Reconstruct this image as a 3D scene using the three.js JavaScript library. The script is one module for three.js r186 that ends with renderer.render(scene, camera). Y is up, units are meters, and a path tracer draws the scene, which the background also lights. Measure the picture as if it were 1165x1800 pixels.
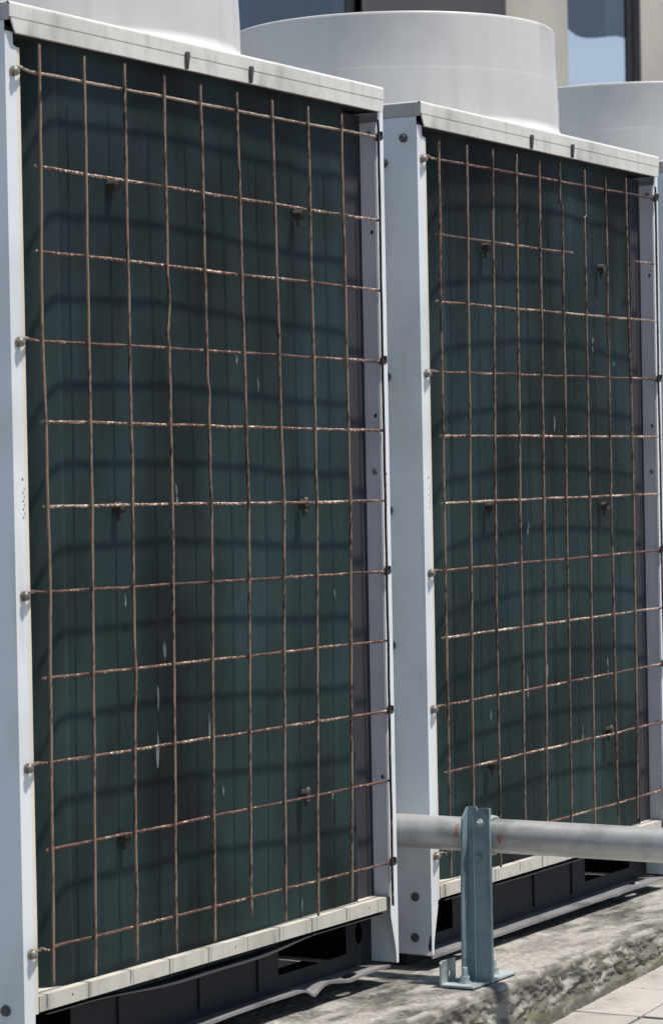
import * as THREE from 'three';
import { mergeGeometries } from 'three/addons/utils/BufferGeometryUtils.js';
import { RoundedBoxGeometry } from 'three/addons/geometries/RoundedBoxGeometry.js';
import { ImprovedNoise } from 'three/addons/math/ImprovedNoise.js';

// ---------------------------------------------------------------- camera, sky, sun, exposure
const scene = new THREE.Scene();
const camera = new THREE.PerspectiveCamera(20.535, 662 / 1024, 0.1, 400);
camera.position.set(-3.6633, 0.9423, 2.6588);
camera.lookAt(-3.6633 + 0.86885, 0.9423 - 0.01075, 2.6588 - 0.49496);
camera.rotateZ(-0.01928);
camera.focus = 5.35;
camera.userData.fStop = 13;
scene.add(camera);

const SUN = new THREE.Vector3(0.105, 1, 0.335).normalize();
// clear summer sky, paler towards the horizon and round the sun
const SKY = 1.0;
{
  const w = 256, h = 128, d = new Float32Array(w * h * 4);
  for (let j = 0; j < h; j++) for (let i = 0; i < w; i++) {
    const el = (j + 0.5) / h * Math.PI - Math.PI / 2, az = ((i + 0.5) / w - 0.5) * 2 * Math.PI, y = Math.sin(el);
    const k = Math.pow(1 - Math.max(0, y), 3), c = Math.cos(el) * Math.cos(az) * SUN.x + y * SUN.y + Math.cos(el) * Math.sin(az) * SUN.z;
    const g = 0.25 * Math.pow(Math.max(0, c), 12), q = (j * w + i) * 4;
    d[q] = SKY * (0.10 + 0.175 * k + g); d[q + 1] = SKY * (0.172 + 0.185 * k + g); d[q + 2] = SKY * (0.295 + 0.15 * k + g); d[q + 3] = 1;
    if (el < 0) { d[q] = SKY * 0.16; d[q + 1] = SKY * 0.155; d[q + 2] = SKY * 0.15; }
  }
  const sky = new THREE.DataTexture(d, w, h, THREE.RGBAFormat, THREE.FloatType);
  sky.mapping = THREE.EquirectangularReflectionMapping; sky.magFilter = THREE.LinearFilter; sky.needsUpdate = true;
  scene.background = sky; scene.environment = sky;
}

const sun = new THREE.DirectionalLight(0xfff6ea, 4.2);
sun.position.copy(SUN).multiplyScalar(20).add(new THREE.Vector3(1.5, 0, 0));
sun.target.position.set(1.5, 0, 0);
sun.castShadow = true; sun.shadow.radius = 6;
sun.shadow.mapSize.set(2048, 2048);
Object.assign(sun.shadow.camera, { left: -5, right: 5, top: 5, bottom: -5, near: 1, far: 60 });
scene.add(sun, sun.target);

const renderer = new THREE.WebGLRenderer({ antialias: true });
renderer.setSize(662, 1024);
renderer.toneMapping = THREE.LinearToneMapping;
renderer.toneMappingExposure = 1.62;
renderer.shadowMap.enabled = true;

// ---------------------------------------------------------------- helpers
let seed = 12345;
const rnd = () => { seed = (seed * 1664525 + 1013904223) >>> 0; return seed / 4294967296; };
const rr = (a, b) => a + (b - a) * rnd();
const clamp = (v, a = 0, b = 1) => Math.min(b, Math.max(a, v));
const sm = (a, b, x) => { const t = clamp((x - a) / (b - a)); return t * t * (3 - 2 * t); };
const mix = (a, b, t) => a + (b - a) * t;
const mix3 = (a, b, t) => [mix(a[0], b[0], t), mix(a[1], b[1], t), mix(a[2], b[2], t)];
const perlin = new ImprovedNoise();
const fbm = (x, y, z, o = 4) => { let s = 0, a = 0.5, f = 1; for (let i = 0; i < o; i++) { s += a * perlin.noise(x * f, y * f, z * f + i * 7.3); a *= 0.5; f *= 2.03; } return s; };
const names = {};
const numbered = n => { const k = names[n] = (names[n] ?? -1) + 1; return k ? `${n}_${String(k).padStart(3, '0')}` : n; };

// periodic fbm on a torus of `p` cells
const hash = (x, y, s) => { let h = Math.imul(x, 374761393) ^ Math.imul(y, 668265263) ^ Math.imul(s, 2147483647); h = Math.imul(h ^ (h >>> 13), 1274126177); return ((h ^ (h >>> 16)) >>> 0) / 4294967296; };
function vnoise(u, v, px, py, s) {
  const x = u * px, y = v * py, xi = Math.floor(x), yi = Math.floor(y), fx = x - xi, fy = y - yi;
  const a = fx * fx * (3 - 2 * fx), b = fy * fy * (3 - 2 * fy);
  const g = (i, j) => hash(((xi + i) % px + px) % px, ((yi + j) % py + py) % py, s);
  return mix(mix(g(0, 0), g(1, 0), a), mix(g(0, 1), g(1, 1), a), b);
}
function tfbm(u, v, px, py, s, o = 5) { let t = 0, a = 0.5, n = 0; for (let i = 0; i < o; i++) { t += a * vnoise(u, v, px << i, py << i, s + i * 17); n += a; a *= 0.5; } return t / n; }
// fn(u, v) -> [r, g, b] 0..1
function texture(n, m, fn, srgb, ru = 1, rv = 1) {
  const d = new Uint8Array(n * m * 4);
  for (let j = 0; j < m; j++) for (let i = 0; i < n; i++) {
    const c = fn((i + 0.5) / n, (j + 0.5) / m), k = (j * n + i) * 4;
    for (let q = 0; q < 3; q++) { let v = clamp(c[q]); if (srgb) v = v <= 0.0031308 ? v * 12.92 : 1.055 * Math.pow(v, 1 / 2.4) - 0.055; d[k + q] = Math.round(v * 255); }
    d[k + 3] = 255;
  }
  const t = new THREE.DataTexture(d, n, m, THREE.RGBAFormat);
  t.wrapS = t.wrapT = THREE.RepeatWrapping; t.magFilter = THREE.LinearFilter; t.minFilter = THREE.LinearMipmapLinearFilter; t.generateMipmaps = true;
  if (srgb) t.colorSpace = THREE.SRGBColorSpace;
  t.repeat.set(ru, rv); t.needsUpdate = true;
  return t;
}
const grey = v => [v, v, v];

// uv in metres, by the face's main direction
function uvm(g) {
  g = g.index ? g.toNonIndexed() : g;
  if (!g.attributes.normal) g.computeVertexNormals();
  const p = g.attributes.position, uv = new Float32Array(p.count * 2), A = new THREE.Vector3(), B = new THREE.Vector3(), C = new THREE.Vector3();
  for (let i = 0; i < p.count; i += 3) {
    A.fromBufferAttribute(p, i); B.fromBufferAttribute(p, i + 1).sub(A); C.fromBufferAttribute(p, i + 2).sub(A); B.cross(C);
    const x = Math.abs(B.x), y = Math.abs(B.y), z = Math.abs(B.z);
    for (let k = 0; k < 3; k++) {
      const j = i + k, X = p.getX(j), Y = p.getY(j), Z = p.getZ(j);
      if (x >= y && x >= z) { uv[j * 2] = Z; uv[j * 2 + 1] = Y; } else if (y >= z) { uv[j * 2] = X; uv[j * 2 + 1] = Z; } else { uv[j * 2] = X; uv[j * 2 + 1] = Y; }
    }
  }
  g.setAttribute('uv', new THREE.BufferAttribute(uv, 2));
  return g;
}
function join(list) {
  const a = list.map(g => { g = uvm(g); for (const k of Object.keys(g.attributes)) if (!['position', 'normal', 'uv', 'color'].includes(k)) g.deleteAttribute(k); return g; });
  return a.length > 1 ? mergeGeometries(a) : a[0];
}
function part(name, geos, mat, parent) {
  const m = new THREE.Mesh(join(Array.isArray(geos) ? geos : [geos]), mat);
  m.name = numbered(name); m.castShadow = m.receiveShadow = true; (parent || scene).add(m);
  return m;
}
function shared(name, geo, mat, parent, pos) { const m = new THREE.Mesh(geo, mat); m.name = numbered(name); m.castShadow = m.receiveShadow = true; if (pos) m.position.set(...pos); parent.add(m); return m; }
function thing(name, label, category, group) {
  const o = new THREE.Group(); o.name = numbered(name); o.userData = { label, category }; if (group) o.userData.group = group; scene.add(o); return o;
}
function structure(o) { o.userData.kind = 'structure'; return o; }
const box = (x0, x1, y0, y1, z0, z1, r = 0) => {
  const g = r ? new RoundedBoxGeometry(x1 - x0, y1 - y0, z1 - z0, 2, r) : new THREE.BoxGeometry(x1 - x0, y1 - y0, z1 - z0);
  return g.translate((x0 + x1) / 2, (y0 + y1) / 2, (z0 + z1) / 2);
};
function cyl(r0, r1, a, b, n = 16, open = false) {   // tapered cylinder from point a to point b
  const A = new THREE.Vector3(...a), B = new THREE.Vector3(...b), d = B.clone().sub(A), L = d.length();
  return new THREE.CylinderGeometry(r1, r0, L, n, 1, open).translate(0, L / 2, 0).applyQuaternion(new THREE.Quaternion().setFromUnitVectors(new THREE.Vector3(0, 1, 0), d.normalize())).translate(...a);
}
const shape = pts => { const s = new THREE.Shape(); pts.forEach((p, i) => i ? s.lineTo(...p) : s.moveTo(...p)); return s; };
const ell = (x, y, a, b, n = 10) => { const h = new THREE.Path(); for (let i = 0; i < n; i++) { const t = -i / n * 6.28318; const q = [x + a * Math.cos(t), y + b * Math.sin(t)]; i ? h.lineTo(...q) : h.moveTo(...q); } h.closePath(); return h; };
const rect = (x0, x1, y0, y1) => { const h = new THREE.Path(); h.moveTo(x0, y0); h.lineTo(x0, y1); h.lineTo(x1, y1); h.lineTo(x1, y0); h.closePath(); return h; };
const extrude = (s, d, z0 = 0) => new THREE.ExtrudeGeometry(s, { depth: d, bevelEnabled: false, curveSegments: 6 }).translate(0, 0, z0);
// side-facing plate: a shape drawn in (z, y) given thickness along x from x0
const flip = g => { g = g.index ? g.toNonIndexed() : g; for (const k of ['position', 'normal', 'uv']) { const a = g.attributes[k], n = a.itemSize; for (let i = 0; i < a.count; i += 3) for (let q = 0; q < n; q++) { const t = a.array[(i + 1) * n + q]; a.array[(i + 1) * n + q] = a.array[(i + 2) * n + q]; a.array[(i + 2) * n + q] = t; } } g.computeVertexNormals(); return g; };
const sidePlate = (s, d, x0) => flip(new THREE.ExtrudeGeometry(s, { depth: d, bevelEnabled: false }).applyMatrix4(new THREE.Matrix4().makeBasis(new THREE.Vector3(0, 0, 1), new THREE.Vector3(0, 1, 0), new THREE.Vector3(1, 0, 0)).setPosition(x0, 0, 0)));
function grid(nu, nv, fn, skip, colour) {           // fn(u, v) -> [x, y, z]
  const P = [], N = [], I = [], C = [];
  for (let j = 0; j <= nv; j++) for (let i = 0; i <= nu; i++) { const q = fn(i / nu, j / nv); P.push(...q); if (colour) C.push(...colour(i / nu, j / nv, q)); }
  for (let j = 0; j < nv; j++) for (let i = 0; i < nu; i++) {
    if (skip && skip((i + 0.5) / nu, (j + 0.5) / nv)) continue;
    const a = j * (nu + 1) + i, b = a + 1, c = a + nu + 1, d = c + 1; I.push(a, b, d, a, d, c);
  }
  const g = new THREE.BufferGeometry();
  g.setAttribute('position', new THREE.Float32BufferAttribute(P, 3)); g.setIndex(I);
  if (colour) g.setAttribute('color', new THREE.Float32BufferAttribute(C, 3));
  g.computeVertexNormals();
  return g;
}

// ---------------------------------------------------------------- materials
const tPaint = texture(512, 512, (u, v) => { const f = tfbm(u, v, 3, 3, 11), s = tfbm(u, v, 24, 3, 5), k = tfbm(u, v, 60, 60, 9, 2); const a = 1 - 0.22 * sm(0.48, 0.8, f) - 0.16 * sm(0.5, 0.85, s) - 0.03 * k; return [a, a * (1 - 0.01 * f), a * (1 - 0.03 * f)]; }, true, 1.1, 0.9);
const bPaint = texture(256, 256, (u, v) => grey(tfbm(u, v, 5, 5, 31, 3)), false, 1.3, 1.3);
const tCap = texture(512, 512, (u, v) => {
  const f = tfbm(u, v, 4, 4, 3), g = tfbm(u, v, 26, 14, 8), k = tfbm(u, v, 90, 90, 14, 2), s = tfbm(u, v, 40, 5, 21);
  const a = 1 - 0.30 * sm(0.50, 0.80, f) * (0.4 + g) - 0.16 * sm(0.56, 0.86, g) - 0.12 * sm(0.55, 0.9, s) - 0.07 * k;
  return [a, a * 0.99, a * 0.96];
}, true, 1.4, 1.4);
const tShroud = texture(256, 256, (u, v) => { const f = tfbm(u, v, 3, 3, 41), s = tfbm(u, v, 24, 2, 45), k = tfbm(u, v, 60, 60, 46, 2); const a = 1 - 0.17 * sm(0.40, 0.75, f) - 0.09 * sm(0.48, 0.85, s) - 0.04 * k; return [a, a * 0.995, a * 0.99]; }, true, 1, 1);
const tConc = texture(1024, 1024, (u, v) => {
  const f = tfbm(u, v, 5, 9, 50), g = tfbm(u, v, 14, 30, 53), k = tfbm(u, v, 90, 90, 57, 3), w = tfbm(u, v, 8, 26, 60);
  let a = 0.245 - 0.14 * sm(0.44, 0.62, f * 0.5 + w * 0.5) - 0.08 * sm(0.48, 0.72, g) + 0.16 * sm(0.58, 0.8, k) - 0.22 * (k - 0.5);
  a = Math.max(a, 0.05); return [a, a * 0.965, a * 0.90];
}, true, 0.9, 0.9);
const bConc = texture(512, 512, (u, v) => grey(0.6 * tfbm(u, v, 12, 12, 71, 5) + 0.4 * tfbm(u, v, 70, 70, 77, 2)), false, 1.1, 1.1);
const tTile = texture(512, 512, (u, v) => { const f = tfbm(u, v, 5, 5, 81), k = tfbm(u, v, 100, 100, 84, 2), g = tfbm(u, v, 20, 20, 88, 3); const a = 1 - 0.16 * sm(0.45, 0.75, f) - 0.10 * k - 0.14 * sm(0.62, 0.8, g); return [a, a * 0.985, a * 0.965]; }, true, 0.9, 0.9);
const tGalv = texture(512, 512, (u, v) => { const f = tfbm(u, v, 8, 8, 91), g = tfbm(u, v, 40, 40, 95, 2), s = tfbm(u, v, 4, 30, 97); const a = 1 - 0.3 * sm(0.45, 0.75, f) - 0.12 * g - 0.16 * sm(0.55, 0.8, s); return [a, a, a * 0.985]; }, true, 2, 2);
const tWall = texture(256, 256, (u, v) => { const f = tfbm(u, v, 4, 4, 101), s = tfbm(u, v, 20, 2, 104), k = tfbm(u, v, 60, 60, 106, 2); const a = 1 - 0.14 * sm(0.4, 0.75, f) - 0.1 * sm(0.5, 0.85, s) - 0.05 * k; return [a, a * 0.99, a * 0.975]; }, true, 0.25, 0.25);
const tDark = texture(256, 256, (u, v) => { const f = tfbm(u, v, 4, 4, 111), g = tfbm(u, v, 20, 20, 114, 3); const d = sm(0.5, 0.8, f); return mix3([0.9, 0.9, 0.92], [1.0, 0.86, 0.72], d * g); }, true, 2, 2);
const M = (c, r, x = {}) => new THREE.MeshStandardMaterial({ color: new THREE.Color().setRGB(...c), roughness: r, ...x });
const mat = {
  paint: M([0.65, 0.695, 0.735], 0.42, { map: tPaint, bumpMap: bPaint, bumpScale: 0.0006 }),
  hem: M([0.66, 0.62, 0.54], 0.5, { map: tPaint }),
  bracket: M([0.60, 0.62, 0.68], 0.45, { map: tPaint }),
  endplate: M([0.024, 0.026, 0.036], 0.75, { map: tDark }),
  cap: M([0.60, 0.605, 0.59], 0.5, { map: tCap, bumpMap: bPaint, bumpScale: 0.0005 }),
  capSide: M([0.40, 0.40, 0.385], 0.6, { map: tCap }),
  rail: M([0.50, 0.485, 0.45], 0.5, { map: tCap }),
  shroud: M([0.53, 0.53, 0.53], 0.42, { map: tShroud, bumpMap: bPaint, bumpScale: 0.001 }),
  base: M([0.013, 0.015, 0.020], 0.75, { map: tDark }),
  strip: M([0.24, 0.24, 0.25], 0.45, { map: tGalv, metalness: 0.2 }),
  black: M([0.015, 0.015, 0.017], 0.8),
  rubber: M([0.03, 0.028, 0.026], 0.85),
  fin: M([1, 1, 1], 0.6, { vertexColors: true }),
  core: M([0.012, 0.018, 0.019], 0.8),
  bright: M([0.24, 0.31, 0.30], 0.5),
  bolt: M([0.10, 0.092, 0.085], 0.6, { map: tDark, metalness: 0.3 }),
  screw: M([0.26, 0.23, 0.20], 0.45, { map: tGalv, metalness: 0.35 }),
  wire: M([1, 1, 1], 0.72, { vertexColors: true }),
  pipe: M([0.50, 0.515, 0.52], 0.42, { map: tGalv, metalness: 0.6, bumpMap: bConc, bumpScale: 0.0006 }),
  post: M([0.225, 0.315, 0.355], 0.45, { map: tGalv, metalness: 0.25 }),
  zinc: M([0.40, 0.475, 0.49], 0.42, { map: tGalv, metalness: 0.15 }),
  red: M([0.36, 0.13, 0.115], 0.6),
  conc: M([1, 1, 1], 0.92, { map: tConc, bumpMap: bConc, bumpScale: 0.012 }),
  face: M([1, 1, 1], 0.95, { vertexColors: true, bumpMap: bConc, bumpScale: 0.008 }),
  crumb: M([0.42, 0.40, 0.37], 0.95),
  joint: M([0.13, 0.115, 0.10], 0.95, { bumpMap: bConc, bumpScale: 0.004 }),
  ground: M([0.26, 0.25, 0.235], 0.95, { map: tTile, bumpMap: bConc, bumpScale: 0.006 }),
  wall: M([0.40, 0.385, 0.36], 0.9, { map: tWall }),
  shadedWall: M([0.055, 0.052, 0.063], 0.8, { map: tWall }),
  frame: M([0.022, 0.022, 0.026], 0.5),
  reveal: M([0.10, 0.098, 0.105], 0.7),
  glass: new THREE.MeshPhysicalMaterial({ color: new THREE.Color().setRGB(0.74, 0.82, 0.92), roughness: 0.03, transmission: 1, thickness: 0, ior: 2.1, specularColor: new THREE.Color().setRGB(0.5, 0.76, 1) }),
  room: M([0.075, 0.125, 0.20], 0.9),
  reflection_sheet: M([0.80, 0.81, 0.82], 0.9),
};
const tiles = [0, 1, 2, 3].map(i => M([[0.325, 0.314, 0.30], [0.35, 0.338, 0.323], [0.30, 0.288, 0.274], [0.335, 0.325, 0.312]][i], 0.85, { map: tTile, bumpMap: bConc, bumpScale: 0.002 }));

// ---------------------------------------------------------------- the ground
const groundY = x => clamp(-0.165 + 0.053 * (x - 1.48), -0.46, -0.085);
{
  const g = grid(240, 8, (u, v) => { const x = mix(-60, 60, u), z = mix(-60, 60, v); return [x, groundY(x) - 0.034, -z]; });
  structure(part('ground', g, mat.ground));
  const pv = structure(part('pavement', grid(60, 2, (u, v) => { const x = mix(-1.2, 3.02, u); return [x, groundY(x) - 0.022, mix(2.6, 0.15, v)]; }), mat.joint));
  const TX = 0.2318, TZ = 0.232;
  const tg = [0, 1, 2].map(i => new RoundedBoxGeometry(TX - 0.006 - i * 0.0007, 0.03, TZ - 0.006, 2, 0.003));
  const tgu = tg.map(g => uvm(g));
  for (let i = -12; i < 6; i++) for (let j = 0; j < 11; j++) {
    const x = 1.622 + TX * (i + 0.5), z = 0.348 + TZ * (j - 0.5);
    const m = shared('paving_tile', tgu[Math.floor(rnd() * 3)], tiles[Math.floor(rnd() * 4)], pv, [x, groundY(x) - 0.0145 + rr(-0.0012, 0.0012), z]);
    m.rotation.set(rr(-0.006, 0.006), rnd() < 0.5 ? 0 : Math.PI, (i < 6 ? 0.053 : 0) + rr(-0.005, 0.005));
    if (m.rotation.y) m.rotation.z *= -1;
  }
}

{
  const ch = [];
  for (let i = 0; i < 30; i++) {
    const x = rr(0.9, 2.3), z = 0.205 + 0.09 * Math.pow(rnd(), 3), r = rr(0.0015, 0.004);
    const g = new THREE.IcosahedronGeometry(r, 1), p = g.attributes.position;
    for (let k = 0; k < p.count; k++) { const f = 1 + 0.9 * fbm(p.getX(k) * 200 + i, p.getY(k) * 200, p.getZ(k) * 200, 2); p.setXYZ(k, p.getX(k) * f * 1.3, p.getY(k) * f * 0.6, p.getZ(k) * f); }
    g.computeVertexNormals(); ch.push(g.rotateY(rr(0, 6)).translate(x, groundY(x) + r * 0.35, z));
  }
  const c = part('concrete_crumbs', ch, mat.crumb); c.userData = { label: 'pale concrete crumbs scattered along the foot of the plinth', category: 'rubble', kind: 'stuff' };
}

// ---------------------------------------------------------------- the concrete plinth under the units
const PY = -0.05;
{
  const zEdge = x => 0.193 + 0.006 * fbm(x * 3.1, 4.2, 0.5, 3) + 0.004 * fbm(x * 15, 1.7, 2.5, 3) + 0.006 * Math.min(0, fbm(x * 42, 2.7, 3.5, 3));
  const xs = u => u < 0.12 ? mix(-6, 0.4, u / 0.12) : u > 0.9 ? mix(2.7, 9, (u - 0.9) / 0.1) : mix(0.4, 2.7, (u - 0.12) / 0.78);
  const top = grid(520, 70, (u, v) => {
    const x = xs(u), e = zEdge(x) - 0.012, z = v < 0.85 ? mix(e, -0.35, v / 0.85) : mix(-0.35, -1.5, (v - 0.85) / 0.15);
    const k = sm(0.35, 0, v);
    return [x, PY + 0.004 * fbm(x * 6, z * 14, 3, 4) * sm(0, 0.1, v) - 0.002 * k - 0.006 * k * sm(0, 0.1, v) * Math.max(0, fbm(x * 5, 9, z * 6, 3)), z];
  });
  structure(part('concrete_plinth', top, mat.conc));
  const col = (u, v, q) => {
    const n = fbm(q[0] * 14, q[1] * 34, 1.1, 4), m = fbm(q[0] * 5, q[1] * 12, 6.2, 3), f = fbm(q[0] * 60, q[1] * 60, 2, 3);
    let c = mix3([0.10, 0.094, 0.082], [0.26, 0.245, 0.215], sm(-0.12, 0.26, n + 0.35 * f));
    c = mix3(c, [0.085, 0.09, 0.04], 0.8 * sm(0.05, 0.28, m) * sm(0.15, 0.5, v));
    c = mix3(c, [0.085, 0.083, 0.068], 0.8 * sm(0.62, 0.74, v));
    if (v < 0.1) c = mix3(mix3([0.27, 0.26, 0.24], [0.10, 0.095, 0.085], sm(-0.1, 0.2, fbm(q[0] * 20, 3, q[2] * 40, 4))), c, sm(0.02, 0.1, v));
    return c;
  };
  const face = grid(620, 64, (u, v) => {
    const x = xs(u), e = zEdge(x), H = groundY(x) - 0.03 - PY, led = 0.60 + 0.12 * fbm(x * 4, 3, 8, 3);
    let y = PY - 0.003 + H * Math.max(0, v - 0.06) / 0.94, z = e;
    if (v < 0.12) { const t = v / 0.12; z = e - 0.012 + 0.012 * Math.sin(t * 1.5708); y = PY - 0.002 - 0.008 * (1 - Math.cos(t * 1.5708)) + H * 0.06 * t * t; }
    const broken = sm(0.12, 0.25, v) * sm(led + 0.04, led - 0.04, v);
    const rid = Math.abs(fbm(x * 11, y * 24, 4.4, 4)) , cell = fbm(x * 26 + 3 * fbm(x * 7, y * 9, 1, 2), y * 44, 8.8, 3);
    const chunk = Math.floor(4 * (0.5 + fbm(x * 9, y * 17, 12, 2))) / 4;
    z += 0.014 * Math.max(0, v - 0.1) + broken * (0.005 - 0.022 * rid + 0.008 * cell - 0.007 * chunk);
    z += sm(led - 0.03, led + 0.03, v) * (0.003 + 0.004 * fbm(x * 8, y * 20, 5, 3));
    return [x, y, z];
  }, null, col);
  structure(part('concrete_edge', face, mat.face));
}

// ---------------------------------------------------------------- one condensing unit
const W0 = -0.012, W1 = 1.238, D = 0.765, TOP = 1.7155;
function condenser(label, o) {
  const t = thing('condenser_unit', label, 'condenser unit', 'row of air conditioning condensers');
  // corner posts: a narrow front flange with a small stamped hole cluster, and a side leg with bolts
  const flange = (x0, s) => {                           // s = 1: opening to the right of the flange
    const X = d => x0 + s * d;
    const sh = shape([[X(0), -0.009], [X(0.008), -0.009], [X(0.011), 0.02], [X(0.029), 0.085], [X(0.0295), 0.10], [X(0.0295), 1.645], [X(0.022), 1.648], [X(0.021), 1.668], [X(0), 1.668]]);
    const q = s > 0 ? 0.025 : 0.014;
    sh.holes.push(ell(X(q - 0.001), 0.955, 0.0021, 0.0035));
    for (let i = 0; i < 8; i++) sh.holes.push(ell(X(q + (i % 2 ? 0 : 0.0035)), 0.940 - i * 0.0066, 0.0018, 0.0029));
    return extrude(sh, 0.0016, -0.0016);
  };
  const hem = (x0, s) => {                              // folded lip along the opening
    const a = x0 + s * 0.0295, b = x0 + s * 0.041;
    const g = grid(1, 60, (u, v) => { const y = mix(0.098, 1.645, v); return [mix(a, b + 0.0012 * fbm(y * 5, x0, 1, 3) * s, u), y, mix(0, -0.0016, u)]; });
    return g;
  };
  for (const [x0, s] of [[W0, 1], [W1, -1]]) {
    const leg = shape([...(o.torn && s > 0 ? [[-0.013, -0.010], [-0.0085, -0.004], [-0.0095, 0.008], [-0.006, 0.026], [-0.0017, 0.034]] : [[-0.0017, -0.010]]), [-0.0017, 1.684], [-0.105, 1.684], [-0.105, 1.1], [-0.105, -0.010], [-0.02, -0.010]]);
    const p = part('corner_post', [flange(x0, s), sidePlate(leg, 0.0016, s > 0 ? x0 : x0 - 0.0016)], mat.paint, t);
    if (s > 0) part('folded_lip', hem(x0, s), mat.hem, p);
    for (const [y, z] of [[1.642, -0.03], [0.107, -0.036], [0.024, -0.038], [1.594, -0.076], [1.161, -0.078], [0.89, -0.079], [0.616, -0.079]]) {
      const f = x0 - s * 0.0004, e = y === 1.594 || y === 1.161 || y === 0.89 || y === 0.616 ? 0.011 : 0.0042;
      part('bolt', [cyl(0.0092, 0.0083, [f, y, z], [f - s * e, y, z], 14), cyl(0.007, 0.006, [f - s * e, y, z], [f - s * (e + 0.002), y, z], 6)], mat.bolt, p);
    }
  }
  // inner return with holes on the right-hand side, facing the opening
  {
    const s = shape([[-0.002, 0.124], [-0.002, 1.645], [-0.035, 1.645], [-0.035, 0.124]]);
    for (const y of [1.43, 1.07, 0.36]) s.holes.push(ell(-0.012, y, 0.0035, 0.0045));
    const b = part('inner_bracket', sidePlate(s, 0.0016, 1.206), mat.bracket, t);
    for (const y of [1.622, 0.96]) part('screw', cyl(0.006, 0.005, [1.206, y, -0.014], [1.2025, y, -0.014], 8), mat.screw, b);
    part('coil_end_plate', [box(1.119, 1.2055, 0.11, 1.66, -0.038, -0.036), box(1.119, 1.121, 0.11, 1.66, -0.0359, -0.024)], mat.endplate, t);
  }
  // side and back panels
  part('side_panel', box(W0 + 0.002, W0 + 0.004, 0.09, 1.684, -D + 0.05, -0.1), mat.paint, t);
  part('side_panel', box(W1 - 0.004, W1 - 0.002, 0.09, 1.684, -D + 0.05, -0.1), mat.paint, t);
  part('back_panel', box(W0, W1, -0.01, 1.684, -D, -D + 0.05), mat.paint, t);
  // finned coil behind the opening: thin upright fins round a curved path
  {
    const path = [], zf = x => -0.016 - o.bow * Math.pow((x - 0.68) / 0.52, 2) - o.lean * sm(0.4, 1.0, x), R = 0.09, xl = 0.062;
    for (let x = 1.118; x > xl + R; x -= 0.0024) path.push([x, zf(x), 0, 1]);
    const z0 = zf(xl + R);
    for (let a = 0; a < 1.5708; a += 0.0019 / R) path.push([xl + R - R * Math.sin(a), z0 - R + R * Math.cos(a), -Math.sin(a), Math.cos(a)]);
    for (let z = z0 - R; z > z0 - R - 0.28; z -= 0.002) path.push([xl, z, -1, 0]);
    const P = [], I = [], CC = [];
    for (const [x, z, nx, nz] of path) {
      const j = rr(-0.00008, 0.00008), w = 0.00045 + rnd() * 0.00006, dp = 0.03, tx = nz, tz = -nx, k = P.length / 3;
      const NY = 40, st = 1 + 0.2 * fbm(x * 38 + z * 60, o.bow * 900, 1, 3) + 0.12 * (rnd() - 0.5);
      for (let r = 0; r <= NY; r++) {
        const f = Math.max(0, 0.0012 + 0.0020 * fbm(x * 14 + z * 14, r / NY * 5, o.bow * 500, 3));
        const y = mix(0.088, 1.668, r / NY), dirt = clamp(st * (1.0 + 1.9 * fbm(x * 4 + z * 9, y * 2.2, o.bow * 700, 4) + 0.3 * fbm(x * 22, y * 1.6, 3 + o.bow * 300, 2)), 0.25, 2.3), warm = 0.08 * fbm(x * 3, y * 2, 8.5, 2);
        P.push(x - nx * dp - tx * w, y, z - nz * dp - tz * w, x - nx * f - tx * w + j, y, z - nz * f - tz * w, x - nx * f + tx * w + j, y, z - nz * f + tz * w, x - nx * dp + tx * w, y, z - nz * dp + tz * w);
        for (let q = 0; q < 4; q++) CC.push(0.0235 * dirt * (1 + warm), 0.0475 * dirt * (1.08 - 0.09 * y), 0.051 * dirt * (1 - warm));  // green lessens with height: the cap's shadow put into the fin colour
        if (r < NY) for (let q = 0; q < 3; q++) { const m = k + r * 4 + q; I.push(m, m + 1, m + 5, m, m + 5, m + 4); }
      }
    }
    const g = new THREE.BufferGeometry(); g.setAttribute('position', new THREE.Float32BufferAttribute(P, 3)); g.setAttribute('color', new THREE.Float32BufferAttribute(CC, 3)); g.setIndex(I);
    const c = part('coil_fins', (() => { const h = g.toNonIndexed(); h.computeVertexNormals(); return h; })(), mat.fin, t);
    c.userData.kind = 'stuff';
    const back = [];
    for (let i = 0; i < path.length; i += 6) back.push(path[i]);
    part('coil_core', grid(back.length - 1, 1, (u, v) => { const q = back[Math.round(u * (back.length - 1))]; return [q[0] - q[2] * 0.024, mix(0.088, 1.668, v), q[1] - q[3] * 0.024]; }), mat.core, t);
    part('top_baffle', box(W0 + 0.004, W1 - 0.004, 1.668, 1.676, -0.12, -0.004), mat.black, t);
    const fl = [];
    for (const [x, y, l] of o.flecks) {
      for (let q = 0; q < 2; q++) {
        const h = l * rr(0.35, 0.8), y0 = y + rr(-0.5, 0.5) * l, xx = x + rr(-0.003, 0.003), w = rr(0.0005, 0.0011);
        fl.push(grid(1, 6, (u, v) => [xx + (u - 0.5) * w * 2 * Math.sin(v * 3.14) + 0.0012 * Math.sin(v * 3 + q), y0 + (v - 0.5) * h, zf(x) + 0.0015 + 0.0025 * Math.sin(v * 3.14) * (u - 0.3)]));
      }
    }
    const bf = part('bent_fins', fl, mat.bright, t); bf.userData.kind = 'stuff';
  }
  // sill of short lengths along the bottom of the opening
  const cuts = [0.030, 0.176, 0.301, 0.424, 0.548, 0.672, 0.797, 0.921, 1.046, 1.158, 1.196];
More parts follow.
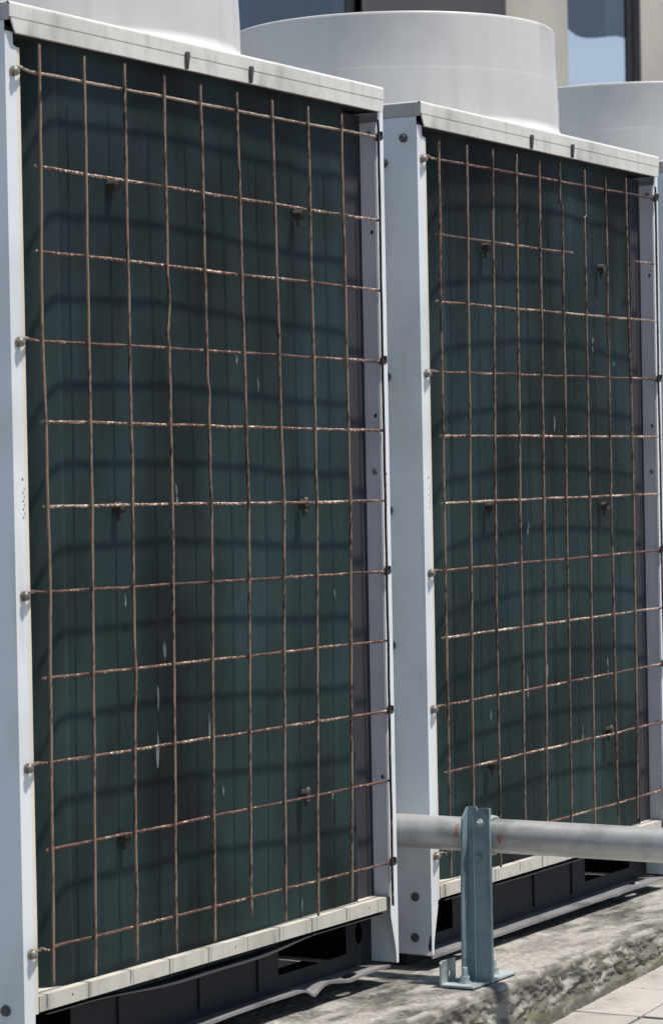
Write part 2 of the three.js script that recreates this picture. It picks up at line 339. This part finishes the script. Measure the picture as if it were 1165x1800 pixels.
  for (let i = 0; i < cuts.length - 1; i++) {
    const s = shape([[cuts[i] + 0.0007, 0.1], [cuts[i] + 0.0007, 0.1255], [cuts[i + 1] - 0.0007, 0.1255], [cuts[i + 1] - 0.0007, 0.1]]);
    if ([0, 4, 8].includes(i)) s.holes.push(ell((cuts[i] + cuts[i + 1]) / 2 + 0.02, 0.113, 0.002, 0.0028));
    part('sill_segment', [extrude(s, 0.002, -0.003), box(cuts[i] + 0.0007, cuts[i + 1] - 0.0007, 0.1235, 0.1255, -0.05, -0.003)], mat.rail, t);
  }
  // base: pressed dark panel with openings, its bent upper lip, and the foot strip on rubber
  {
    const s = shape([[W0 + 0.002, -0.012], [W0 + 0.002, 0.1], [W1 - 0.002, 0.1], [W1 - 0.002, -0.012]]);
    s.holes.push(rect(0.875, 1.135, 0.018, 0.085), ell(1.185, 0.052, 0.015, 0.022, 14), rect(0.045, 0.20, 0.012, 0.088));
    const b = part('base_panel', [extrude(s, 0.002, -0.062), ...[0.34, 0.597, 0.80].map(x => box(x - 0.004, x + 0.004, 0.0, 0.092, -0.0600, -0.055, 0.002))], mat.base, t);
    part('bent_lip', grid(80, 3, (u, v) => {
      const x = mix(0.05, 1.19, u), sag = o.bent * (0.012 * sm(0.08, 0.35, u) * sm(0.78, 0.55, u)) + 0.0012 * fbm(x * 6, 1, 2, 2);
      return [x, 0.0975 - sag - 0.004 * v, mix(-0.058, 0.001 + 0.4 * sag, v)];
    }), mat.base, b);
    part('foot_strip', (() => {
      const yo = (x, v) => {
        const d = o.bent * (0.007 * sm(0.35, 0.75, x) * sm(1.0, 0.9, x) - 0.014 * Math.exp(-Math.pow((x - 0.925) / 0.022, 2)) + 0.006 * Math.exp(-Math.pow((x - 0.985) / 0.03, 2)) - 0.004 * Math.exp(-Math.pow((x - 1.07) / 0.03, 2))) * sm(0.35, 1, v);
        return -0.013 + d + 0.0015 * fbm(x * 5, v, o.bow * 100, 2);
      };
      const fx = u => mix(-0.01, 1.222, u), zf = (x, v) => mix(-0.1, -0.012 * o.bent + 0.004 * o.bent * fbm(x * 8, 2, 3, 2), v);
      const hole = (u, v) => [0.2, 1.09].some(h => Math.pow((fx(u) - h) / 0.026, 2) + Math.pow((zf(fx(u), v) + 0.03) / 0.009, 2) < 1);
      return [grid(260, 36, (u, v) => { const x = fx(u); return [x, yo(x, v), zf(x, v)]; }, hole),
        grid(260, 1, (u, v) => { const x = fx(u); return [x, yo(x, 1) - 0.005 * v, zf(x, 1) + 0.0003]; })];
    })(), mat.strip, t);
    part('rubber_pad', [box(0.02, 0.16, PY - 0.002, -0.0145, -0.2, -0.075), box(1.06, 1.2, PY - 0.002, -0.0145, -0.2, -0.075), box(0.05, 1.17, PY - 0.002, -0.0145, -0.7, -0.6)], mat.rubber, t);
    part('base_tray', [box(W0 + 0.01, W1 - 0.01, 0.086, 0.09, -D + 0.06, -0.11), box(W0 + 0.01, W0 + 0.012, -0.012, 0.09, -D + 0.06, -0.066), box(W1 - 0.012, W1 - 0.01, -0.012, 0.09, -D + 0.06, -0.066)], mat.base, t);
  }
  // cap: top sheet, hanging front lip with a fold line, short side lips, and the fan collar with a flared foot
  {
    const F0 = 0.0092, xl = W0 + 0.002, xr = W1 - 0.011;
    const lip = (y0, y1, z, notch) => {
      const s = notch ? shape([[xl + 0.004, y1], [xl + 0.006, y1 - 0.006], [xl + 0.013, y0 + 0.005], [xl + 0.017, y0], [xr - 0.006, y0], [xr - 0.001, y0 + 0.012], [xr, y1]]) : shape([[xl, y0], [xl, y1], [xr, y1], [xr, y0]]);
      return extrude(s, 0.0024, z - 0.0024);
    };
    const round = grid(1, 6, (u, v) => { const a = v * 1.5708; return [mix(xr, xl, u), TOP - 0.006 + 0.006 * Math.sin(a), F0 - 0.006 + 0.006 * Math.cos(a)]; });
    const roundL = grid(1, 6, (u, v) => { const a = v * 1.5708; return [xl + 0.004 - 0.004 * Math.cos(a), TOP - 0.004 + 0.004 * Math.sin(a), mix(-D, F0 - 0.006, u)]; });
    const c = part('cap', [lip(1.690, TOP - 0.006, F0), lip(1.6655, 1.6898, F0 - 0.0006, true), round, roundL,
      extrude(shape([[xl + 0.022, 1.6655], [xl + 0.022, 1.6672], [xr - 0.006, 1.6672], [xr - 0.006, 1.6655]]), 0.0055, 0.001),
      box(xl + 0.004, xr, TOP - 0.0022, TOP - 0.0002, -D, F0 - 0.006)], mat.cap, t);
    for (const [a, b] of [[xl, xl + 0.0022], [xr - 0.0022, xr]]) part('cap_side', box(a, b, 1.685, TOP - 0.004, -D, F0 - 0.003), mat.capSide, c);
    for (const x of [0.508, 0.722]) {
      const s = shape([[-0.007, 0.0], [-0.006, 0.004], [0.006, 0.005], [0.0075, -0.002], [0.002, -0.016], [-0.002, -0.026], [-0.004, -0.026]]);
      part('latch_clip', new THREE.ExtrudeGeometry(s, { depth: 0.005, bevelEnabled: true, bevelSize: 0.001, bevelThickness: 0.001, bevelSegments: 1 }).scale(0.62, 0.95, 0.8).translate(x, 1.691, F0 + 0.0010), mat.bolt, c);
    }
    for (const x of [0.03, 1.19]) part('bolt', cyl(0.008, 0.007, [x, TOP - 0.001, -0.02 - 0.05 * (x > 1)], [x, TOP + 0.004, -0.02 - 0.05 * (x > 1)], 8), mat.bolt, c);
    const cx = (W0 + W1) / 2, cz = -0.3825, pr = [];
    for (let i = 0; i <= 8; i++) { const a = i / 8 * 1.5708; pr.push([0.3748 + 0.024 - 0.024 * Math.sin(a), TOP - 0.0008 + 0.024 - 0.024 * Math.cos(a)]); }
    pr.push([0.3742, 1.79], [0.3722, 1.834], [0.3718, 1.8375], [0.3714, 1.841], [0.3690, 1.90], [0.3676, 1.950], [0.3668, 1.955], [0.365, 1.9575], [0.362, 1.958], [0.359, 1.9565], [0.358, 1.951], [0.362, 1.84], [0.366, 1.728], [0.1, 1.724], [0.001, 1.724]);
    let g = new THREE.LatheGeometry(pr.map(q => new THREE.Vector2(...q)), 128);
    const pp = g.attributes.position;
    for (let i = 0; i < pp.count; i++) if (pp.getZ(i) + cz > F0 - 0.004) pp.setZ(i, F0 - 0.004 - cz + 0.25 * (pp.getZ(i) + cz - F0 + 0.004) * 0);
    g.computeVertexNormals(); g.translate(cx, 0, cz);
    const uv = g.attributes.uv; for (let i = 0; i < uv.count; i++) uv.setXY(i, uv.getX(i) * 2.4, pp.getY(i));
    const f = new THREE.Mesh(g, mat.shroud); f.name = numbered('fan_shroud'); f.castShadow = f.receiveShadow = true; t.add(f);
  }
  return t;
}

// ---------------------------------------------------------------- rusty wire guards
const RUST = { dark: [0.02, 0.013, 0.011], rust: [0.14, 0.044, 0.027], brown: [0.10, 0.060, 0.042], tan: [0.215, 0.155, 0.108], white: [0.78, 0.62, 0.50] };
function wire(axis, line, r, o) {                      // line(s) -> [x, y, z], s = 0..1; axis 0 runs along x, 1 along y
  const n = o.n, K = 8, P = [], C = [], I = [], off = rnd() * 100;
  for (let i = 0; i <= n; i++) {
    const s = i / n, q = line(s), a = q[axis];
    const scale = 0.5 + fbm(a * 130, off, 2, 2), patch = fbm(a * 9, off + 7, 3, 3), end = Math.min(i, n - i) < 1 ? 0.7 : 1;
    for (let k = 0; k < K; k++) {
      const t = k / K * 6.28318, n2 = fbm(a * 160, Math.cos(t) * 1.2 + off, Math.sin(t) * 1.2, 2);
      const rad = r * end * (1 + o.rough * (0.5 * n2 + 0.45 * (scale - 0.5)) + 0.02 * Math.sin(a * 900));
      const c = Math.cos(t) * rad, d = Math.sin(t) * rad;
      P.push(...(axis ? [q[0] + c, q[1], q[2] + d] : [q[0], q[1] + c, q[2] + d]));
      const h = (axis ? fbm(a * 75 + off, Math.cos(t) * 0.7, Math.sin(t) * 0.7 + off, 3) : fbm(a * 190 + off, Math.cos(t) * 1.1, Math.sin(t) * 1.1 + off, 2) * 1.25) + o.clean + 0.55 * patch;
      let col;
      if (axis) { col = mix3(RUST.tan, RUST.brown, sm(0.14, -0.10, h)); col = mix3(col, RUST.dark, 0.9 * sm(-0.08, -0.22, h)); }
      else {
        col = mix3(RUST.dark, RUST.rust, sm(-0.28, -0.02, h)); col = mix3(col, RUST.brown, sm(-0.04, 0.1, h)); col = mix3(col, RUST.tan, sm(0.12, 0.24, h));
        col = mix3(col, RUST.white, 0.9 * sm(0.24, 0.36, h) * (o.gloss ?? 1));
      }
      C.push(...col);
    }
  }
  for (let i = 0; i < n; i++) for (let k = 0; k < K; k++) { const a = i * K + k, b = i * K + (k + 1) % K; I.push(a, b, b + K, a, b + K, a + K); }
  for (const e of [0, n]) { const c = P.length / 3, q = line(e / n); P.push(...q); C.push(...(axis ? RUST.tan : RUST.white)); for (let k = 0; k < K; k++) I.push(c, e * K + k, e * K + (k + 1) % K); }
  const g = new THREE.BufferGeometry();
  g.setAttribute('position', new THREE.Float32BufferAttribute(P, 3)); g.setAttribute('color', new THREE.Float32BufferAttribute(C, 3)); g.setIndex(I);
  g.computeVertexNormals();
  return g;
}
const addWire = (g, p) => { const m = new THREE.Mesh(g, mat.wire); m.name = numbered('wire'); m.castShadow = m.receiveShadow = true; p.add(m); return m; };
function guard(label, o) {
  const t = thing('wire_guard', label, 'wire guard', 'rusty guards on the condenser fronts');
  o.cols.forEach(([xt, xm, xb, yt, yb], i) => {
    const ph = rnd() * 50, kink = o.kinks[i] || [];
    addWire(wire(1, s => {
      const y = mix(yt, yb, s), u = (y - 0.14) / (1.65 - 0.14), L2 = u > 0.5 ? mix(xm, xt, (u - 0.5) * 2) : mix(xb, xm, u * 2);
      let x = L2 + (i === 9 ? 0.0016 : 0.0035) * fbm(y * 5, ph, 1, 3) + 0.0018 * fbm(y * 17, ph, 4, 2);
      for (const [ky, kd, kw] of kink) x += kd * (kw > 0 ? Math.exp(-Math.pow((y - ky) / kw, 2)) : (y > ky ? 1 : 0));
      return [x, y, 0.0105 + 0.0022 * fbm(y * 4, ph, 9, 2)];
    }, 0.0028, { n: 420, rough: 0.16, clean: i === 9 ? -0.38 : o.dirt[i] ?? 0.08 }), t);
  });
  o.rows.forEach(([xa, ya, xb, yb], i) => {
    const anch = [0, 3, 6, 8, 10].includes(i), ph = rnd() * 50, x0 = anch ? 0.012 : xa;
    const spans = o.gaps[i] || [[0, 1]];
    for (const [s0, s1] of spans) addWire(wire(0, s => {
      s = mix(s0, s1, s);
      const x = mix(x0, xb, s); let y = mix(ya, yb, s) + 0.003 * fbm(x * 6, ph, 2, 3), z = 0.0042;
      if (anch) { y += 0.0025 * sm(0.055, 0.02, x); z += 0.006 * sm(0.035, 0.015, x); if (i === 10) y -= 0.004 * Math.exp(-Math.pow((x - 0.05) / 0.015, 2)); }
      return [x, y, z];
    }, 0.0026, { n: Math.round(560 * (s1 - s0)), rough: 0.6, clean: o.clean[i] ?? -0.08, gloss: i === 0 && o.clean[0] > 0.1 ? 0.25 : 1 }), t);
    if (anch) for (const [x, y, s] of [[0.007, ya - 0.004, 1], [1.212, yb + 0.001, -1]]) {
      const h = new THREE.SphereGeometry(0.0076, 14, 8, 0, 6.2832, 0, 1.5708).rotateX(1.5708).scale(1, 1, 0.75).translate(x, y, 0.0072);
      part('screw', [cyl(0.0086, 0.0082, [x, y, 0.0002], [x, y, 0.0030], 16), cyl(0.0055, 0.0055, [x, y, 0.003], [x, y, 0.0075], 10), h, box(x - 0.002, x + 0.010 * s + 0.004, y + 0.0035, y + 0.008, 0.0065, 0.0125, 0.0018)], s > 0 ? mat.screw : mat.bolt, t);
    }
  });
  for (const [x, y, light] of o.spacers) {
    const s = part('spacer', [cyl(0.0095, 0.0105, [x, y, -0.001], [x, y, -0.016], 12), box(x - 0.004, x + 0.004, y - 0.022, y, -0.012, -0.009)], mat.rubber, t);
    if (light) part('tie', box(x - 0.006, x + 0.006, y - 0.012, y + 0.014, -0.006, -0.004, 0.001), mat.screw, s);
  }
  return t;
}

// ---------------------------------------------------------------- the row
const A = condenser('nearest white condenser with a dented foot strip, filling the left of the row', {
  bow: 0.002, lean: 0.006, bent: 1,
  flecks: [[0.486, 0.925, 0.03], [0.578, 0.528, 0.055], [0.62, 0.386, 0.03], [0.437, 0.683, 0.07], [0.413, 0.601, 0.06], [0.41, 0.512, 0.09], [1.048, 0.72, 0.03], [0.774, 1.11, 0.04], [1.026, 0.344, 0.02], [0.318, 0.753, 0.03], [0.70, 1.17, 0.03], [0.9, 0.16, 0.03]],
});
const B = condenser('middle white condenser, standing behind the pipe and its steel support', {
  torn: true, bow: 0.010, lean: 0.003, bent: 0.12,
  flecks: [[0.595, 0.52, 0.05], [0.494, 0.52, 0.07], [1.007, 1.216, 0.012], [0.656, 1.075, 0.05], [0.934, 0.51, 0.06], [0.882, 1.255, 0.03], [1.194, 0.569, 0.07], [0.313, 0.448, 0.04], [0.782, 0.371, 0.03], [0.51, 0.85, 0.03], [0.60, 0.9, 0.03]],
});
B.position.set(1.3953, -0.009, -0.0019); B.rotation.y = 0.0079;
const C = B.clone(); C.name = numbered('condenser_unit'); C.userData = { ...B.userData, label: 'farthest white condenser, cut off by the right edge beside the middle one' };
C.position.set(2.786, -0.001, -0.014); C.rotation.y = 0.0079; scene.add(C);

const rowsA = [[0.023, 1.609, 1.203, 1.615], [0.054, 1.458, 1.205, 1.452], [0.054, 1.322, 1.209, 1.315], [0.02, 1.178, 1.206, 1.176], [0.059, 1.048, 1.21, 1.04], [0.059, 0.911, 1.203, 0.903], [0.02, 0.773, 1.206, 0.764], [0.049, 0.635, 1.207, 0.628], [0.018, 0.498, 1.207, 0.49], [0.05, 0.358, 1.207, 0.353], [0.018, 0.201, 1.206, 0.192]];
const colsA = [[0.065, 0.065, 0.055, 1.655, 0.14], [0.192, 0.19, 0.173, 1.651, 0.137], [0.311, 0.31, 0.296, 1.653, 0.141], [0.432, 0.433, 0.418, 1.647, 0.136], [0.549, 0.56, 0.543, 1.644, 0.137], [0.672, 0.685, 0.666, 1.644, 0.165], [0.796, 0.809, 0.787, 1.644, 0.137], [0.925, 0.931, 0.906, 1.646, 0.13], [1.052, 1.058, 1.038, 1.645, 0.139], [1.199, 1.199, 1.199, 1.648, 0.108]];
guard('rusty wire guard on the nearest condenser, with every wire whole', {
  rows: rowsA, cols: colsA, gaps: {}, dirt: { 0: 0.24, 1: 0.2, 3: 0.1 },
  clean: [0.30, 0.05, 0.02, -0.06, 0.05, 0.06, -0.12, 0.0, -0.02, -0.10, -0.04],
  kinks: { 0: [[1.25, -0.006, 0.14], [0.78, 0.004, 0.1]], 2: [[0.62, 0.004, 0.05]], 3: [[1.26, 0.005, 0.03], [1.2, -0.003, 0.02]], 4: [[1.10, 0.004, 0.02], [1.13, -0.002, 0.03]] },
  spacers: [[0.300, 1.448], [0.918, 1.443], [0.296, 0.350], [0.905, 0.357, 1], [0.300, 0.905], [0.918, 0.900, 1]],
});
const rowsB = [[0.014, 1.604, 1.20, 1.613], [0.058, 1.450, 1.198, 1.455], [0.052, 1.314, 1.198, 1.319], [0.014, 1.170, 1.204, 1.181], [0.056, 1.041, 1.20, 1.043], [0.056, 0.903, 1.2, 0.907], [0.013, 0.766, 1.206, 0.772], [0.049, 0.628, 1.205, 0.634], [0.011, 0.490, 1.206, 0.500], [0.051, 0.354, 1.207, 0.361], [0.014, 0.193, 1.206, 0.199]];
const colsB = [[0.064, 0.058, 0.056, 1.641, 0.14], [0.192, 0.179, 0.163, 1.645, 0.128], [0.314, 0.296, 0.289, 1.647, 0.13], [0.430, 0.417, 0.413, 1.648, 0.145], [0.546, 0.538, 0.524, 1.643, 0.131], [0.664, 0.657, 0.655, 1.648, 0.14], [0.782, 0.785, 0.777, 1.646, 0.125], [0.904, 0.905, 0.91, 1.639, 0.122], [1.021, 1.035, 1.026, 1.646, 0.149], [1.197, 1.199, 1.199, 1.64, 0.12]];
const gB = guard('rusty wire guard on the middle condenser, its second crosswire broken', {
  rows: rowsB, cols: colsB, gaps: { 1: [[0, 0.59], [0.90, 1]] }, dirt: { 0: 0.0, 1: 0.16, 2: -0.05, 5: -0.02, 7: -0.04 },
  clean: [-0.12, -0.02, 0.06, -0.10, 0.10, 0.10, -0.10, 0.10, -0.02, 0.05, -0.02],
  kinks: { 2: [[1.30, 0.003, 0.02]], 5: [[1.555, -0.011, 0]], 6: [[1.54, 0.006, 0]] },
  spacers: [[0.315, 1.440], [0.918, 1.430], [0.31, 0.892], [0.912, 0.882], [0.30, 0.344], [0.915, 0.363, 1]],
});
gB.position.copy(B.position); gB.rotation.copy(B.rotation);
const gC = gB.clone(); gC.name = numbered('wire_guard'); gC.userData = { ...gB.userData, label: 'rusty wire guard of the farthest condenser, almost wholly beyond the right edge' };
gC.position.copy(C.position); gC.rotation.copy(C.rotation); scene.add(gC);

// ---------------------------------------------------------------- pipe and its support
{
  const px = 1.331, py = 0.238, R = 0.0335;
  const pts = [[px, py + 0.004, -0.62], [px, py, 0.1], [px, py - 0.004, 0.7], [px, py - 0.006, 1.55]].map(q => new THREE.Vector3(...q));
  const g = new THREE.TubeGeometry(new THREE.CatmullRomCurve3(pts), 80, R, 40);
  const p = new THREE.Mesh(g, mat.pipe); p.name = 'pipe'; p.castShadow = p.receiveShadow = true;
  { const uv = g.attributes.uv; for (let i = 0; i < uv.count; i++) uv.setXY(i, uv.getX(i) * 2.17, uv.getY(i) * 0.21); }
  p.userData = { label: 'grey galvanised pipe running out between the two condensers', category: 'pipe' }; scene.add(p);
  const elbow = new THREE.TubeGeometry(new THREE.CatmullRomCurve3([[px, py - 0.006, 1.53], [px, py - 0.01, 1.62], [px, py - 0.05, 1.68], [px, py - 0.12, 1.70], [px, py - 0.45, 1.70]].map(q => new THREE.Vector3(...q))), 40, R + 0.002, 32);
  part('elbow', elbow, mat.pipe, p);
  const arc = (z0, z1, a0, a1, r) => grid(10, 24, (u, v) => { const a = mix(a0, a1, v), z = mix(z0, z1, u + 0.10 * Math.sin(v * 9)); return [px - r * Math.cos(a), py - 0.0006 + r * Math.sin(a), z]; }, (u, v) => fbm(u * 4 + z0 * 40, v * 9, 2, 3) > 0.02);
  part('paint_mark', [arc(0.097, 0.105, -0.1, 0.75, R + 0.0005), arc(0.192, 0.199, -0.35, 0.25, R + 0.0005)], mat.red, p);

  const t = thing('pipe_support', 'blue-grey steel channel post bolted to the concrete, carrying the pipe', 'pipe support');
  const xw = 1.291;
  const web = shape([[0.130, -0.046], [0.130, 0.2975], [0.149, 0.2985], [0.1535, 0.2905], [0.1575, 0.2955], [0.1805, 0.2965], [0.1805, -0.046]]);
    part('web', [sidePlate(web, 0.004, xw), grid(1, 3, (u, v) => [xw - 0.0004 - 0.0016 * Math.sin(v * 3.14159), mix(-0.046, 0.26, u), mix(0.139, 0.145, v)])], mat.post, t);
  // flange standing towards the walkway on the far edge of the web, cut on a slant at its head
  const fl = shape([[xw, -0.046], [xw - 0.034, -0.046], [xw - 0.032, 0.12], [xw - 0.024, 0.277], [xw, 0.2975]]);
  part('flange', extrude(fl, 0.0035, 0.1285), mat.post, t);
  const rim = shape([[xw, -0.046], [xw - 0.0045, -0.046], [xw - 0.0045, 0.295], [xw, 0.2965]]);
  part('rim', extrude(rim, 0.003, 0.1775), mat.post, t);
  // angle cleat under the post: plate and upstand with anchor bolts
  part('base_plate', [box(1.224, 1.42, PY + 0.001, PY + 0.006, 0.098, 0.170, 0.001), extrude((() => { const s = shape([[1.224, PY + 0.004], [1.224, PY + 0.046], [1.229, PY + 0.050], [1.286, PY + 0.050], [1.286, PY + 0.004]]); s.holes.push(ell(1.262, PY + 0.022, 0.006, 0.009, 12)); return s; })(), 0.004, 0.097)], mat.zinc, t);
  for (const [x, z, h] of [[1.258, 0.135, 0.036], [1.372, 0.142, 0.034]]) part('anchor_bolt', [cyl(0.013, 0.013, [x, PY + 0.006, z], [x, PY + 0.0085, z], 18), cyl(0.0105, 0.0105, [x, PY + 0.0085, z], [x, PY + 0.019, z], 6), cyl(0.0062, 0.0055, [x, PY + 0.019, z], [x, PY + h, z], 12)], mat.zinc, t);
  part('pipe_bolt', [cyl(0.009, 0.009, [xw, 0.268, 0.159], [xw - 0.0025, 0.268, 0.159], 16), cyl(0.0068, 0.0068, [xw - 0.0025, 0.268, 0.159], [xw - 0.0095, 0.268, 0.159], 6), cyl(0.0038, 0.0036, [xw - 0.0095, 0.268, 0.159], [xw - 0.017, 0.268, 0.159], 10)], mat.zinc, t);
  part('lower_bolt', [cyl(0.0066, 0.0066, [xw + 0.002, 0.2, 0.155], [xw - 0.006, 0.2, 0.155], 6), cyl(0.0035, 0.0035, [xw - 0.006, 0.2, 0.155], [xw - 0.013, 0.2, 0.155], 10)], mat.post, t);
  part('strap', new THREE.TorusGeometry(R + 0.0025, 0.004, 8, 40).scale(1, 1, 2.2).translate(px, py, 0.163), mat.zinc, t);
}

// ---------------------------------------------------------------- building behind
{
  const b = thing('building', 'beige building with dark framed windows behind the condensers', 'building'), z = -9, y0 = -0.2, y1 = 9;
  part('wall', [box(20.29, 21.66, y0, y1, z - 0.4, z), box(23.46, 30, y0, y1, z - 0.4, z), box(21.66, 23.46, y0, 1.2, z - 0.4, z), box(21.66, 23.46, 8, y1, z - 0.4, z), box(0, 14.2, y0, y1, z - 0.4, z), box(14.2, 20.29, y0, 1.2, z - 0.4, z)], mat.wall, b);
  part('shaded_wall_panel', box(17.52, 20.29, 1.2, y1, z - 0.3, z - 0.02), mat.shadedWall, b);  // facade section in shade, the shade put into a darker wall colour
  const win = (x0, x1, yb, yt, refl) => {
    const f = part('window', [box(x0, x0 + 0.05, yb, yt, z - 0.12, z - 0.05), box(x1 - 0.15, x1, yb, yt, z - 0.12, z - 0.08), box(x0 + 0.05, x1 - 0.12, yb, yb + 0.06, z - 0.12, z - 0.05), box(x0 + 0.05, x1 - 0.12, yt - 0.06, yt, z - 0.12, z - 0.05)], mat.frame, b);
    part('pane', new THREE.PlaneGeometry(x1 - x0 - 0.17, yt - yb - 0.12).translate((x0 + x1 - 0.07) / 2, (yb + yt) / 2, z - 0.09), mat.glass, f);
    part('window_reveal', [box(x1, x1 + 0.015, yb, yt, z - 0.13, z - 0.004)], mat.reveal, b);
    part('room', [box(x0 - 0.1, x1 + 4.5, yb - 0.1, yt + 1.5, z - 1.3, z - 1.25)], mat.room, b);
    if (refl) part('reflection_sheet', grid(80, 6, (u, v) => { const x = mix(x0 + 0.03, x1 - 0.16, u), top = 5.385 - 0.05 * sm(0.05, 0.3, u) + 0.13 * sm(0.3, 1, u) + 0.018 * fbm(x * 6, 1, 1, 3); return [x, mix(yb, top, v), z - 0.105]; }), mat.reflection_sheet, f);  // pale sheet added behind the pane, shaped as the reflection in the glass
  };
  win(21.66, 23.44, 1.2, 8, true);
  win(14.2, 17.52, 1.2, 8, false);
}

renderer.render(scene, camera);
